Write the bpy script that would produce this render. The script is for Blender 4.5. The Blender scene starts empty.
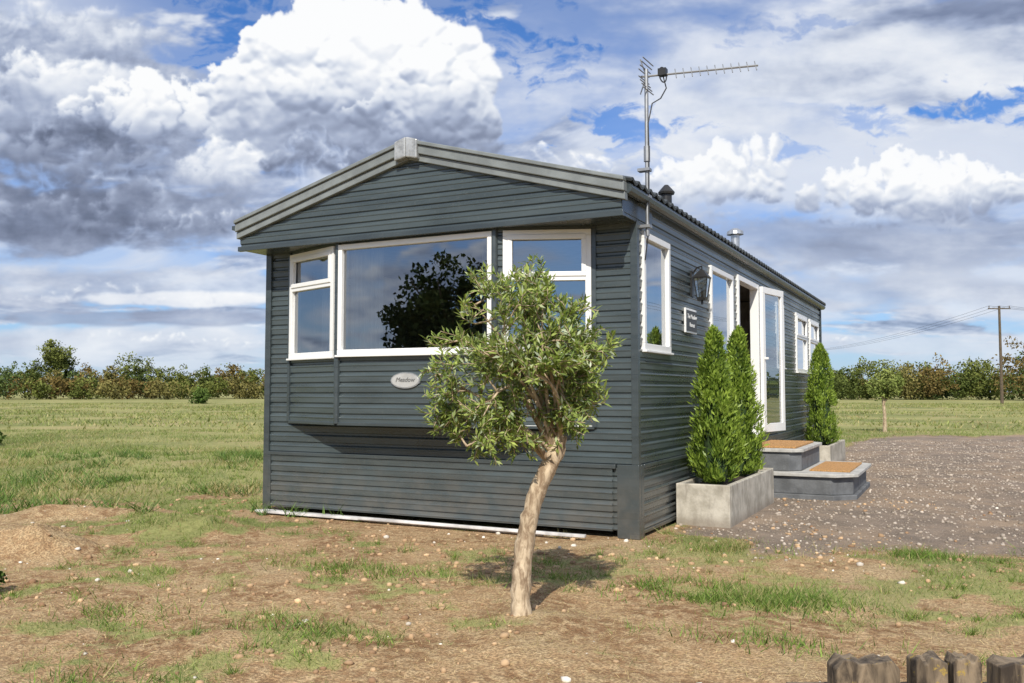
import bpy, math, random
import numpy as np
from mathutils import Vector, Matrix
random.seed(7); rng=np.random.default_rng(7)
sc=bpy.context.scene
COL=sc.collection
CAM=np.array([2.38,-6.98,1.2]); YAW=math.radians(26.8)
FW=np.array([-math.sin(YAW),math.cos(YAW)]); RT=np.array([math.cos(YAW),math.sin(YAW)])
def dl(d,l):            # survey coordinates (distance ahead, offset right) -> world xy
    p=CAM[:2]+d*FW+l*RT
    return float(p[0]),float(p[1])
# ---------------------------------------------------------------- node helper
class NB:
    def __init__(s,t): s.t=t
    def n(s,ty,**k):
        nd=s.t.nodes.new(ty)
        for a,b in k.items(): setattr(nd,a,b)
        return nd
    def put(s,sock,v):
        if v is None: return
        if isinstance(v,bpy.types.NodeSocket): s.t.links.new(v,sock)
        else:
            if hasattr(sock.default_value,'__len__') and not hasattr(v,'__len__'): v=[v]*len(sock.default_value)
            if hasattr(v,'__len__') and len(sock.default_value)==4 and len(v)==3: v=(*v,1)
            sock.default_value=v
    def m(s,op,a,b=None,c=None,clamp=False):
        nd=s.n('ShaderNodeMath',operation=op,use_clamp=clamp)
        s.put(nd.inputs[0],a); s.put(nd.inputs[1],b); s.put(nd.inputs[2],c)
        return nd.outputs[0]
    def v(s,op,a,b=None,sc_=None):
        nd=s.n('ShaderNodeVectorMath',operation=op)
        s.put(nd.inputs[0],a); s.put(nd.inputs[1],b)
        if sc_ is not None: s.put(nd.inputs['Scale'],sc_)
        return nd.outputs['Value'] if op in('DOT_PRODUCT','LENGTH') else nd.outputs[0]
    def mix(s,f,a,b,blend='MIX'):
        nd=s.n('ShaderNodeMix',data_type='RGBA',blend_type=blend)
        s.put(nd.inputs[0],f); s.put(nd.inputs[6],a); s.put(nd.inputs[7],b)
        return nd.outputs[2]
    def fmix(s,f,a,b):
        nd=s.n('ShaderNodeMix',data_type='FLOAT')
        s.put(nd.inputs[0],f); s.put(nd.inputs[2],a); s.put(nd.inputs[3],b)
        return nd.outputs[0]
    def ss(s,x,lo,hi,a=0.,b=1.):
        nd=s.n('ShaderNodeMapRange',interpolation_type='SMOOTHSTEP')
        for i,v in enumerate((x,lo,hi,a,b)): s.put(nd.inputs[i],v)
        return nd.outputs[0]
    def noise(s,vec,scale,detail=4,rough=.55,dist=0.):
        nd=s.n('ShaderNodeTexNoise'); s.put(nd.inputs['Vector'],vec)
        nd.inputs['Scale'].default_value=scale; nd.inputs['Detail'].default_value=detail
        nd.inputs['Roughness'].default_value=rough; nd.inputs['Distortion'].default_value=dist
        return nd.outputs[0]
    def vor(s,vec,scale,detail=2,rough=.5,feat='F1'):
        nd=s.n('ShaderNodeTexVoronoi',feature=feat); s.put(nd.inputs['Vector'],vec)
        nd.inputs['Scale'].default_value=scale
        nd.inputs['Detail'].default_value=detail; nd.inputs['Roughness'].default_value=rough
        return nd.outputs['Distance']
def newmat(name):
    m=bpy.data.materials.new(name); m.use_nodes=True
    nb=NB(m.node_tree); b=m.node_tree.nodes['Principled BSDF']
    return m,nb,b
def simple(name,col,rough=.6,metal=0.,var=.12,scale=8.,bump=0.,bscale=60.,spec=.5):
    m,nb,b=newmat(name)
    tc=nb.n('ShaderNodeTexCoord').outputs['Object']
    n=nb.noise(tc,scale,3,.6)
    f=nb.ss(n,.3,.7)
    c=nb.mix(f,tuple(x*(1-var) for x in col),tuple(min(1,x*(1+var)) for x in col))
    nb.put(b.inputs['Base Color'],c)
    b.inputs['Roughness'].default_value=rough; b.inputs['Metallic'].default_value=metal
    b.inputs['Specular IOR Level'].default_value=spec
    if bump:
        bp=nb.n('ShaderNodeBump'); bp.inputs['Strength'].default_value=bump; bp.inputs['Distance'].default_value=.01
        nb.put(bp.inputs['Height'],nb.noise(tc,bscale,3,.6)); nb.put(b.inputs['Normal'],bp.outputs[0])
    return m
# ---------------------------------------------------------------- mesh helper
def npmesh(name,V,F,mat,col=None,smooth=False,parent=None):
    V=np.asarray(V,dtype=np.float32); F=np.asarray(F,dtype=np.int32)
    me=bpy.data.meshes.new(name)
    me.vertices.add(len(V)); me.vertices.foreach_set('co',V.ravel())
    k=F.shape[1]
    me.loops.add(F.size); me.loops.foreach_set('vertex_index',F.ravel())
    me.polygons.add(len(F)); me.polygons.foreach_set('loop_start',np.arange(0,F.size,k,dtype=np.int32))
    me.polygons.foreach_set('loop_total',np.full(len(F),k,dtype=np.int32))
    me.update(calc_edges=True)
    if smooth: me.polygons.foreach_set('use_smooth',np.ones(len(F),dtype=bool))
    if col is not None:
        for nm,c in (col.items() if isinstance(col,dict) else [('col',col)]):
            a=me.attributes.new(nm,'FLOAT_COLOR','POINT')
            cc=np.ones((len(V),4),dtype=np.float32); cc[:,:3]=c
            a.data.foreach_set('color',cc.ravel())
    me.materials.append(mat)
    ob=bpy.data.objects.new(name,me); COL.objects.link(ob)
    if parent: setpar(ob,parent)
    return ob
def setpar(ob,p):
    ob.parent=p; ob.matrix_parent_inverse=p.matrix_basis.inverted()
def empty(name,loc=(0,0,0)):
    e=bpy.data.objects.new(name,None); e.location=loc; e.empty_display_size=.2; COL.objects.link(e); return e
class MB:
    def __init__(s): s.V=[]; s.F=[]
    def add(s,vs,fs):
        o=len(s.V); s.V+= [tuple(v) for v in vs]; s.F+=[tuple(i+o for i in f) for f in fs]
    def hexa(s,p):
        s.add(p,[(3,2,1,0),(4,5,6,7),(0,1,5,4),(1,2,6,5),(2,3,7,6),(3,0,4,7)])
    def box(s,x0,x1,y0,y1,z0,z1):
        s.hexa([(x0,y0,z0),(x1,y0,z0),(x1,y1,z0),(x0,y1,z0),(x0,y0,z1),(x1,y0,z1),(x1,y1,z1),(x0,y1,z1)])
    def pbox(s,P,s0,s1,d0,d1,z0,z1):
        s.hexa([P(s0,d1,z0),P(s1,d1,z0),P(s1,d0,z0),P(s0,d0,z0),P(s0,d1,z1),P(s1,d1,z1),P(s1,d0,z1),P(s0,d0,z1)])
    def tube(s,pts,rad,seg=8,cap=True,jit=0.):
        pts=[Vector(p) for p in pts]
        if not hasattr(rad,'__len__'): rad=[rad]*len(pts)
        o=len(s.V); up=None
        for i,p in enumerate(pts):
            t=(pts[min(i+1,len(pts)-1)]-pts[max(i-1,0)]).normalized()
            if up is None:
                up=Vector((0,0,1)) if abs(t.z)<.9 else Vector((1,0,0))
            a=t.cross(up).normalized(); b=a.cross(t).normalized(); up=b
            for k in range(seg):
                an=2*math.pi*k/seg; r=rad[i]*(1+random.uniform(-jit,jit))
                s.V.append(tuple(p+a*math.cos(an)*r+b*math.sin(an)*r))
        for i in range(len(pts)-1):
            for k in range(seg):
                k2=(k+1)%seg
                s.F.append((o+i*seg+k,o+i*seg+k2,o+(i+1)*seg+k2,o+(i+1)*seg+k))
        if cap:
            s.F.append(tuple(o+k for k in range(seg))[::-1]); s.F.append(tuple(o+(len(pts)-1)*seg+k for k in range(seg)))
    def obj(s,name,mat,parent=None,bevel=0.,smooth=False):
        me=bpy.data.meshes.new(name); me.from_pydata(s.V,[],s.F); me.materials.append(mat)
        if smooth:
            for p in me.polygons: p.use_smooth=True
        me.update()
        ob=bpy.data.objects.new(name,me); COL.objects.link(ob)
        if bevel:
            b=ob.modifiers.new('bevel','BEVEL'); b.width=bevel; b.segments=2; b.limit_method='ANGLE'
        if parent: setpar(ob,parent)
        return ob
def panel(p0,p1):
    p0=Vector(p0); p1=Vector(p1); t=(p1-p0).normalized(); n=Vector((t.y,-t.x)); L=(p1-p0).length
    def P(s,d,z): q=p0+t*s+n*d; return (q.x,q.y,z)
    P.L=L; return P
_perm=rng.permutation(512)
def vnoise(x,y,seed=0):
    xi=np.floor(x).astype(int); yi=np.floor(y).astype(int); xf=x-xi; yf=y-yi
    u=xf*xf*(3-2*xf); w=yf*yf*(3-2*yf)
    def h(a,b): return _perm[(_perm[(a+seed*17)&511]+b)&511]/511.
    return (h(xi,yi)*(1-u)+h(xi+1,yi)*u)*(1-w)+(h(xi,yi+1)*(1-u)+h(xi+1,yi+1)*u)*w
def fbm(x,y,seed=0,o=4,g=.5):
    r=0;a=1;t=0
    for i in range(o): r=r+a*vnoise(x*2**i+13.7*i,y*2**i+5.1*i,seed+i); t+=a; a*=g
    return r/t
def sst(x,a,b): t=np.clip((x-a)/(b-a),0,1); return t*t*(3-2*t)
# gradient noise for the clouds
_ga=np.cos(np.arange(512)*2.399963).astype(np.float32); _gb=np.sin(np.arange(512)*2.399963).astype(np.float32)
def gn(x,y,seed=0):
    xi=np.floor(x).astype(np.int32); yi=np.floor(y).astype(np.int32); xf=(x-xi).astype(np.float32); yf=(y-yi).astype(np.float32)
    u=xf*xf*xf*(xf*(xf*6-15)+10); w=yf*yf*yf*(yf*(yf*6-15)+10)
    def g(a,b,dx,dy):
        h=_perm[(_perm[(a+seed*31)&511]+b)&511]; return _ga[h]*dx+_gb[h]*dy
    a=g(xi,yi,xf,yf); b=g(xi+1,yi,xf-1,yf); c=g(xi,yi+1,xf,yf-1); d=g(xi+1,yi+1,xf-1,yf-1)
    return 1.5*((a*(1-u)+b*u)*(1-w)+(c*(1-u)+d*u)*w)
def fb(x,y,o,seed=0,g=.5):
    r=0;a=1.;t=0
    for i in range(o): r=r+a*gn(x*2**i+17.3*i,y*2**i+9.1*i,seed+i); t+=a*.6; a*=g
    return r/t*.6
# ================================================================ MATERIALS
M={}
def siding_mat(name,base):
    m,nb,b=newmat(name)
    tc=nb.n('ShaderNodeTexCoord').outputs['Object']
    sv=nb.v('MULTIPLY',tc,(1,1,6.))
    n1=nb.noise(sv,1.3,3,.6); n2=nb.noise(tc,35,2,.6)
    c=nb.mix(nb.ss(n1,.3,.7),tuple(x*.84 for x in base),tuple(x*1.18 for x in base))
    c=nb.mix(nb.ss(n2,.58,.75,0,.2),c,(.14,.145,.14))
    z=nb.n('ShaderNodeSeparateXYZ'); nb.put(z.inputs[0],tc)
    dz=nb.m('MULTIPLY',nb.ss(z.outputs[2],.75,.05),nb.ss(nb.noise(tc,5,3,.6),.3,.7,.12,.5))
    c=nb.mix(dz,c,(.16,.14,.115))
    nb.put(b.inputs['Base Color'],c)
    nb.put(b.inputs['Roughness'],nb.ss(n1,.3,.7,.24,.36)); b.inputs['Specular IOR Level'].default_value=.65
    bp=nb.n('ShaderNodeBump'); bp.inputs['Strength'].default_value=.3; bp.inputs['Distance'].default_value=.004
    nb.put(bp.inputs['Height'],nb.noise(nb.v('MULTIPLY',tc,(1,1,3.)),4,2,.5)); nb.put(b.inputs['Normal'],bp.outputs[0])
    return m
M['siding']=siding_mat('slate_grey_siding',(.057,.075,.081))
M['trim']=siding_mat('slate_trim',(.042,.054,.058))
M['rake']=simple('grey_rake_trim',(.19,.21,.21),.45,0,.15,6)
M['roof']=simple('dark_roof_sheet',(.045,.052,.055),.5,0,.2,3)
M['upvc']=simple('white_upvc',(.80,.80,.78),.3,0,.03,3)
M['inner']=simple('interior_wall',(.35,.32,.28),.8)
M['floor']=simple('interior_floor',(.16,.11,.07),.6)
M['curtain']=simple('curtain_fabric',(.50,.52,.53),.9,0,.05)
M['silver']=simple('galvanised_metal',(.55,.56,.56),.35,.8,.15,20)
M['alu']=simple('aluminium_rod',(.30,.31,.32),.45,.6,.1,20)
M['black']=simple('black_metal',(.02,.02,.02),.4,0,.2)
M['sofa']=simple('sofa_fabric',(.12,.13,.14),.9)
def glass():
    m=bpy.data.materials.new('window_glass'); m.use_nodes=True; t=m.node_tree
    t.nodes.clear(); nb=NB(t)
    tr=nb.n('ShaderNodeBsdfTransparent'); tr.inputs[0].default_value=(.62,.66,.66,1)
    gl=nb.n('ShaderNodeBsdfGlossy'); gl.inputs['Roughness'].default_value=.0; gl.inputs[0].default_value=(.95,.97,1,1)
    fr=nb.n('ShaderNodeFresnel'); fr.inputs[0].default_value=1.5
    f=nb.m('ADD',nb.m('MULTIPLY',fr.outputs[0],1.3),.24,clamp=True)
    tc=nb.n('ShaderNodeTexCoord').outputs['Object']
    bp=nb.n('ShaderNodeBump'); bp.inputs['Strength'].default_value=.05; bp.inputs['Distance'].default_value=.02
    nb.put(bp.inputs['Height'],nb.noise(tc,1.6,1,.4)); nb.put(gl.inputs['Normal'],bp.outputs[0])
    mx=nb.n('ShaderNodeMixShader'); nb.put(mx.inputs[0],f)
    t.links.new(tr.outputs[0],mx.inputs[1]); t.links.new(gl.outputs[0],mx.inputs[2])
    o=nb.n('ShaderNodeOutputMaterial'); t.links.new(mx.outputs[0],o.inputs[0]); return m
M['glass']=glass()
def leafmat(name,rough=.5,trans=.3,spec=.4):
    m,nb,b=newmat(name)
    a=nb.n('ShaderNodeAttribute',attribute_name='col')
    nb.put(b.inputs['Base Color'],a.outputs['Color']); b.inputs['Roughness'].default_value=rough
    b.inputs['Specular IOR Level'].default_value=spec
    if trans>0:
        t=nb.n('ShaderNodeBsdfTranslucent'); nb.put(t.inputs[0],nb.mix(1.,a.outputs['Color'],(1.2,1.3,.6),'MULTIPLY'))
        mx=nb.n('ShaderNodeMixShader'); mx.inputs[0].default_value=trans
        m.node_tree.links.new(b.outputs[0],mx.inputs[1]); m.node_tree.links.new(t.outputs[0],mx.inputs[2])
        m.node_tree.links.new(mx.outputs[0],m.node_tree.nodes['Material Output'].inputs[0])
    return m
M['leaf']=leafmat('leaf',.42,.3,.5); M['grass']=leafmat('grass_blades',.6,.25,.3); M['matte']=leafmat('far_foliage',.9,0,.05)
def barkmat(name,a,b_,sc_=30):
    m,nb,b=newmat(name); tc=nb.n('ShaderNodeTexCoord').outputs['Object']
    v=nb.v('MULTIPLY',tc,(1,1,.35)); n=nb.noise(v,sc_,5,.65,.6)
    n2=nb.noise(tc,6,3,.6)
    c=nb.mix(nb.ss(n,.35,.65),a,b_); c=nb.mix(nb.ss(n2,.5,.75,0,.5),c,tuple(x*.6 for x in a))
    nb.put(b.inputs['Base Color'],c); b.inputs['Roughness'].default_value=.9
    bp=nb.n('ShaderNodeBump'); bp.inputs['Strength'].default_value=.8; bp.inputs['Distance'].default_value=.012
    nb.put(bp.inputs['Height'],n); nb.put(b.inputs['Normal'],bp.outputs[0]); return m
M['bark']=barkmat('olive_bark',(.24,.165,.10),(.60,.48,.33))
M['darkbark']=barkmat('dark_bark',(.06,.045,.03),(.16,.12,.08))
M['oldwood']=barkmat('weathered_wood',(.04,.029,.02),(.25,.19,.125),22)
def woodlichen():
    m=M['oldwood']; nb=NB(m.node_tree); b=m.node_tree.nodes['Principled BSDF']
    src=b.inputs['Base Color'].links[0].from_socket
    tc=nb.n('ShaderNodeTexCoord').outputs['Object']
    nb.put(b.inputs['Base Color'],nb.mix(nb.ss(nb.noise(tc,30,4,.7),.60,.68,0,.85),src,(.36,.25,.05)))
woodlichen()
def concrete():
    m,nb,b=newmat('planter_concrete'); tc=nb.n('ShaderNodeTexCoord').outputs['Object']
    n=nb.noise(tc,5,4,.65); n2=nb.noise(nb.v('MULTIPLY',tc,(1,1,.25)),11,4,.6)
    c=nb.mix(nb.ss(n,.35,.65),(.34,.31,.25),(.54,.50,.42)); c=nb.mix(nb.ss(n2,.50,.72,0,.65),c,(.20,.175,.14))
    s=nb.n('ShaderNodeSeparateXYZ'); nb.put(s.inputs[0],tc)
    c=nb.mix(nb.ss(s.outputs[2],.12,.0,0,.6),c,(.2,.16,.12))
    nb.put(b.inputs['Base Color'],c); b.inputs['Roughness'].default_value=.85
    bp=nb.n('ShaderNodeBump'); bp.inputs['Strength'].default_value=.4; bp.inputs['Distance'].default_value=.006
    nb.put(bp.inputs['Height'],nb.noise(tc,45,4,.7)); nb.put(b.inputs['Normal'],bp.outputs[0]); return m
M['concrete']=concrete()
M['step']=simple('grey_painted_step',(.12,.125,.13),.7,0,.25,6,.4)
M['stepedge']=simple('step_pale_edge',(.42,.41,.38),.8,0,.2,9)
M['coir']=simple('coir_mat',(.50,.27,.10),.95,0,.3,60,1.,250)
M['soilpot']=simple('potting_soil',(.05,.035,.025),.95,0,.4,30,1.)
# ================================================================ CARAVAN
W=3.94; L=10.8; EZ=2.86; PZ=3.42; BZ=2.60
car=empty('static_caravan',(-W/2,L/2,0))
PITCH=.098
PROF=[(0,.0),(.10,.0),(.17,.0115),(.20,.013),(.62,.0150),(.68,.019),(.76,.0195),(.82,.015),(.90,.002),(.93,.0)]
def rows(z0,z1,phase=0.):
    k=math.floor((z0-phase)/PITCH)-1
    pts=[]
    while phase+k*PITCH<z1+PITCH:
        for f,d in PROF: pts.append((phase+(k+f)*PITCH,d))
        k+=1
    def val(z):
        for (a,da),(b,db) in zip(pts,pts[1:]):
            if a<=z<=b: return da+(db-da)*(z-a)/(b-a+1e-9)
        return 0
    return [(z0,val(z0))]+[p for p in pts if z0+1e-4<p[0]<z1-1e-4]+[(z1,val(z1))]
def siding(mb,P,s0,s1,z0,z1,ops=(),off=0.,flat=False):
    xs=sorted({s0,s1,*[min(max(o[0],s0),s1) for o in ops],*[min(max(o[1],s0),s1) for o in ops]})
    for a,b in zip(xs,xs[1:]):
        if b-a<1e-4: continue
        segs=[(z0,z1)]
        for o in ops:
            if o[0]<=a+1e-4 and o[1]>=b-1e-4:
                ns=[]
                for c,d in segs:
                    if o[2]>c: ns.append((c,min(o[2],d)))
                    if o[3]<d: ns.append((max(o[3],c),d))
                segs=[q for q in ns if q[1]-q[0]>1e-3]
        for c,d in segs:
            R=[(c,0),(d,0)] if flat else rows(c,d)
            vs=[];fs=[]
            for z,dd in R: vs+=[P(a,off+dd,z),P(b,off+dd,z)]
            for i in range(len(R)-1): fs.append((2*i,2*i+1,2*i+3,2*i+2))
            mb.add(vs,fs)
Pf=panel((-W,0),(0,0)); Ps=panel((0,0),(0,L)); Pb=panel((0,L),(-W,L)); Pl=panel((-W,L),(-W,0))
bx0,bx1,by=-3.655,-.36,-.30; cx0,cx1=-2.82,-1.157
Pb1=panel((bx0,0),(cx0,by)); Pb2=panel((cx0,by),(cx1,by)); Pb3=panel((cx1,by),(bx1,0))
frames=MB(); gl=MB(); sid=MB(); inn=MB()
def window(P,s0,s1,z0,z1,split=None,fw=.05,curt=None,dd=.0):
    f=frames; a,b=-.07+dd,.038+dd
    f.pbox(P,s0,s1,a,b,z0,z0+fw); f.pbox(P,s0,s1,a,b,z1-fw,z1)
    f.pbox(P,s0,s0+fw,a,b-.001,z0+fw,z1-fw); f.pbox(P,s1-fw,s1,a,b-.001,z0+fw,z1-fw)
    f.pbox(P,s0-.012,s1+.012,.004+dd,b+.02,z0-.02,z0-.001)
    panes=[(z0+fw,z1-fw)]
    if split:
        zs=z0+(z1-z0)*split
        f.pbox(P,s0+fw,s1-fw,a,b-.002,zs-.022,zs+.022)
        panes=[(z0+fw,zs-.022),(zs+.022,z1-fw)]
        c,d=panes[1]; w=.032; o=b+.008
        f.pbox(P,s0+fw-.008,s1-fw+.008,b-.03,o,c-.008,c+w); f.pbox(P,s0+fw-.008,s1-fw+.008,b-.03,o,d-w,d+.008)
        f.pbox(P,s0+fw-.008,s0+fw+w,b-.03,o-.001,c+w,d-w); f.pbox(P,s1-fw-w,s1-fw+.008,b-.03,o-.001,c+w,d-w)
    for c,d in panes:
        vs=[P(s0+fw-.01,dd,c-.01),P(s1-fw+.01,dd,c-.01),P(s1-fw+.01,dd,d+.01),P(s0+fw-.01,dd,d+.01)]
        gl.add(vs,[(0,1,2,3)])
    return (s0+.01,s1-.01,z0+.01,z1-.01)
o_bay=(W+bx0,W+bx1,.90,BZ)
siding(sid,Pf,0,W,.06,BZ,[o_bay])
siding(inn,Pf,.02,W-.02,.6,BZ,[o_bay],off=-.07,flat=True)
zt,zb=2.575,1.54
o1=window(Pb1,.03,Pb1.L-.045,zb-.01,zt,split=.66)
o2=window(Pb2,.012,Pb2.L-.012,zb,zt,fw=.048)
o3=window(Pb3,.07,Pb3.L-.03,zb,zt,split=.60)
for P,o in ((Pb1,o1),(Pb2,o2),(Pb3,o3)):
    siding(sid,P,0,P.L,.90,BZ,[o]); siding(inn,P,.0,P.L,.90,BZ,[o],off=-.06,flat=True)
so=[]
so.append(window(Ps,.12,.88,1.55,2.55,fw=.055))
so.append(window(Ps,2.38,3.42,1.52,2.55,fw=.055))
so.append(window(Ps,6.15,6.75,1.55,2.5,fw=.05))
so.append(window(Ps,7.87,9.0,1.52,2.48,fw=.055,split=.6))
so.append(window(Ps,9.3,10.4,1.52,2.48,fw=.055,split=.6))
door=(3.66,4.87,.62,2.60); so.append((door[0]+.01,door[1]-.01,door[2]+.0,door[3]-.01))
siding(sid,Ps,0,L,.06,2.78,so); siding(inn,Ps,0,L,.6,2.6,so,off=-.07,flat=True)
siding(sid,Pb,0,W,.06,2.9); siding(inn,Pb,0,W,.6,2.6,off=-.07,flat=True)
lo=[window(Pl,2.,3.2,1.5,2.5),window(Pl,5.5,7.2,1.5,2.5),window(Pl,9.2,10.2,1.5,2.5)]
siding(sid,Pl,0,L,.06,2.78,lo); siding(inn,Pl,0,L,.6,2.6,lo,off=-.07,flat=True)
GY=-.37; gx0,gx1=-W-.04,.02; mid=-W/2
Pg=panel((gx0,GY),(gx1,GY)); gm=Pg.L/2
def gable(P,L_,z0,ez,pz,off=0):
    R=rows(z0,pz-.01); vs=[];fs=[]; h=L_/2
    for z,d in R:
        hw=h if z<=ez else h*(pz-z)/(pz-ez)
        vs+=[P(h-hw,off+d,z),P(h+hw,off+d,z)]
    for i in range(len(R)-1): fs.append((2*i,2*i+1,2*i+3,2*i+2))
    sid.add(vs,fs)
gable(Pg,Pg.L,BZ+.03,EZ-.02,PZ-.02)
gable(Pb,W,2.88,2.9,PZ-.03,off=-.004)
sid.obj('siding_walls',M['siding'],car)
inn.obj('interior_lining',M['inner'],car)
sk=MB()
siding(sk,Pf,.09,W-.20,.055,.56,off=.024)
sk.obj('skirting_panel',M['siding'],car)
tr=MB()
tr.pbox(Pf,.05,W-.17,.0,.05,.565,.60); tr.pbox(Pf,.05,.09,.0,.05,.05,.565)
tr.pbox(Pf,-.02,.05,-.02,.034,.0,BZ)
tr.pbox(Pf,W-.16,W+.03,-.02,.038,.0,.60); tr.pbox(Pf,W-.035,W+.026,-.03,.030,.60,BZ+.02)
tr.pbox(Ps,.035,.10,-.02,.028,.0,.60)
tr.pbox(Ps,-.0,L,-.01,.026,.03,.06); tr.pbox(Ps,.1,3.4,.0,.034,.57,.60); tr.pbox(Ps,5.0,L,.0,.034,.57,.60)
tr.pbox(Ps,L-.05,L+.02,-.02,.032,0,2.78)
for (x,y) in ((cx0,by),(cx1,by)):
    tr.tube([(x,y-.012,.90),(x,y-.012,BZ)],.032,8)
tr.pbox(Pb1,-.01,.03,-.01,.028,.90,BZ); tr.pbox(Pb3,Pb3.L-.03,Pb3.L+.01,-.01,.028,.90,BZ)
for P in (Pb1,Pb2,Pb3): tr.pbox(P,0.01,P.L-.01,-.03,.026,.885,.915)
tr.tube([(cx1+.37,by+.12,.92),(cx1+.37,by+.12,1.50)],.012,6)
tr.add([(bx0,0.01,.895),(cx0,by,.895),(cx1,by,.895),(bx1,0.01,.895)],[(0,1,2,3)])
tr.box(gx0,gx1,GY+.004,.02,BZ-.0,BZ+.03)
for x0,x1 in ((gx0,gx0+.02),(gx1-.02,gx1)): tr.box(x0,x1,GY+.002,.4,BZ+.031,EZ-.03)
tr.pbox(Pg,-.015,Pg.L+.015,-.01,.034,BZ-.012,BZ+.034)
tr.obj('corner_and_edge_trims',M['trim'],car,bevel=.004)
it=MB(); it.box(-W+.08,-.08,.05,L-.08,.58,.62); it.obj('interior_floor',M['floor'],car)
it=MB(); it.box(-W+.02,-.02,by+.02,L-.02,2.62,2.66); it.add([(bx0,0.,.93),(cx0,by+.05,.93),(cx1,by+.05,.93),(bx1,0.,.93)],[(0,1,2,3)])
it.box(-W+.08,-1.2,3.2,3.25,.62,2.6); it.box(-W+.08,-.08,7.0,7.05,.62,2.6); it.obj('interior_partitions',M['inner'],car)
sf=MB(); sf.box(-3.5,-.6,.1,.75,.62,1.05); sf.box(-3.5,-.6,.02,.25,1.05,1.42)
sf.box(-3.1,-2.6,.3,.42,1.1,1.5); sf.obj('window_sofa',M['sofa'],car,bevel=.05)
def curtain(P,s0,s1,z0,z1,d=-.13,name='curtain'):
    n=70; vs=[];fs=[]
    for i in range(n+1):
        s=s0+(s1-s0)*i/n; o=d+.022*math.sin(i*1.25)+.01*math.sin(i*.53)
        vs+=[P(s,o,z0),P(s,o*1.0,z1)]
        if i: fs.append((2*i-2,2*i,2*i+1,2*i-1))
    mb=MB(); mb.add(vs,fs); mb.obj(name,M['curtain'],car,smooth=True)
curtain(Pb2,.06,.40,1.3,2.56,name='curtain_left'); curtain(Pb2,1.48,1.62,1.3,2.56,name='curtain_right')
curtain(Pb1,.42,.8,1.3,2.56,name='curtain_side'); curtain(Ps,.5,.85,1.3,2.54,name='curtain_wall_window')
curtain(Ps,3.05,3.4,1.4,2.54,name='curtain_wall_window_b')
f=frames; d0,d1,dz0,dz1=door
f.pbox(Ps,d0,d0+.06,-.07,.04,dz0,dz1); f.pbox(Ps,d1-.06,d1,-.07,.04,dz0,dz1); f.pbox(Ps,d0+.06,d1-.06,-.07,.039,dz1-.06,dz1); f.pbox(Ps,d0+.06,d1-.06,-.07,.05,dz0,dz0+.035)
def leaf(p0,p1,z0,z1):
    P=panel(p0,p1); w=.085; a,b=-.02,.025
    f.pbox(P,0,P.L,a,b,z0,z0+w*1.3); f.pbox(P,0,P.L,a,b,z1-w,z1)
    f.pbox(P,0,w,a,b-.001,z0+w*1.3,z1-w); f.pbox(P,P.L-w,P.L,a,b-.001,z0+w*1.3,z1-w)
    gl.add([P(w-.01,0,z0+w),P(P.L-w+.01,0,z0+w),P(P.L-w+.01,0,z1-w+.01),P(w-.01,0,z1-w+.01)],[(0,1,2,3)])
    f.pbox(P,.03,.06,b,b+.05,z0+.95,z0+.98)
leaf((.065,4.86),(.065+.74*math.sin(math.radians(11)),4.86+.74*math.cos(math.radians(11))),.67,2.58)
leaf((-.60,3.95),(-.06,3.72),.67,2.56)
frames.obj('upvc_window_and_door_frames',M['upvc'],car,bevel=.004)
gl.obj('window_panes',M['glass'],car)
rf=MB(); y0,y1=GY-.03,L+.10
npt=int((y1-y0)/.155*6)
for sgn in (1,-1):
    ex=mid+sgn*(W/2+.11); ez=EZ+.015
    vs=[];fs=[]
    for i in range(npt+1):
        y=y0+(y1-y0)*i/npt; c=math.sin(2*math.pi*i/6.)
        h=.017*(1 if c>.2 else (-.6 if c<-.2 else .1))
        vs+=[(ex,y,ez+h),(mid,y,PZ+.02+h*.6)]
        if i: fs.append((2*i-2,2*i,2*i+1,2*i-1) if sgn>0 else (2*i-1,2*i+1,2*i,2*i-2))
    rf.add(vs,fs)
ro=rf.obj('corrugated_roof',M['roof'],car); so_=ro.modifiers.new('thick','SOLIDIFY'); so_.thickness=.022; so_.offset=-1
rc=MB(); rc.add([(mid-.12,y0,PZ+.005),(mid,y0,PZ+.055),(mid+.12,y0,PZ+.005),(mid-.12,y1,PZ+.005),(mid,y1,PZ+.055),(mid+.12,y1,PZ+.005)],[(0,1,4,3),(1,2,5,4)])
rc.obj('ridge_cap',M['roof'],car)
rk=MB(); rk2=MB()
for sgn in (1,-1):
    exx=mid+sgn*(Pg.L/2+.03)
    def seg(mb,za,zb_,ya,yb,e0=0.):
        p=[(mid,ya,PZ+za),(exx,ya,EZ+za-.0),(exx,yb,EZ+za),(mid,yb,PZ+za),(mid,ya,PZ+zb_),(exx,ya,EZ+zb_),(exx,yb,EZ+zb_),(mid,yb,PZ+zb_)]
        if sgn<0: p=[p[1],p[0],p[3],p[2],p[5],p[4],p[7],p[6]]
        mb.hexa(p)
    seg(rk,-.085,-.004,GY-.075,GY+.02); seg(rk2,-.15,-.087,GY-.05,GY+.02); seg(rk2,-.004,.03,GY-.095,GY-.0)
rk.obj('rake_board',M['rake'],car,bevel=.008); rk2.obj('rake_board_lower',M['rake'],car,bevel=.006)
pc=MB()
for sgn in (1,-1):
    p=[(mid,GY-.105,PZ-.14),(mid+sgn*.12,GY-.105,PZ-.165),(mid+sgn*.12,GY-.03,PZ-.165),(mid,GY-.03,PZ-.14),(mid,GY-.105,PZ+.045),(mid+sgn*.12,GY-.105,PZ+.01),(mid+sgn*.12,GY-.03,PZ+.01),(mid,GY-.03,PZ+.045)]
    if sgn<0: p=[p[1],p[0],p[3],p[2],p[5],p[4],p[7],p[6]]
    pc.hexa(p)
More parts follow.
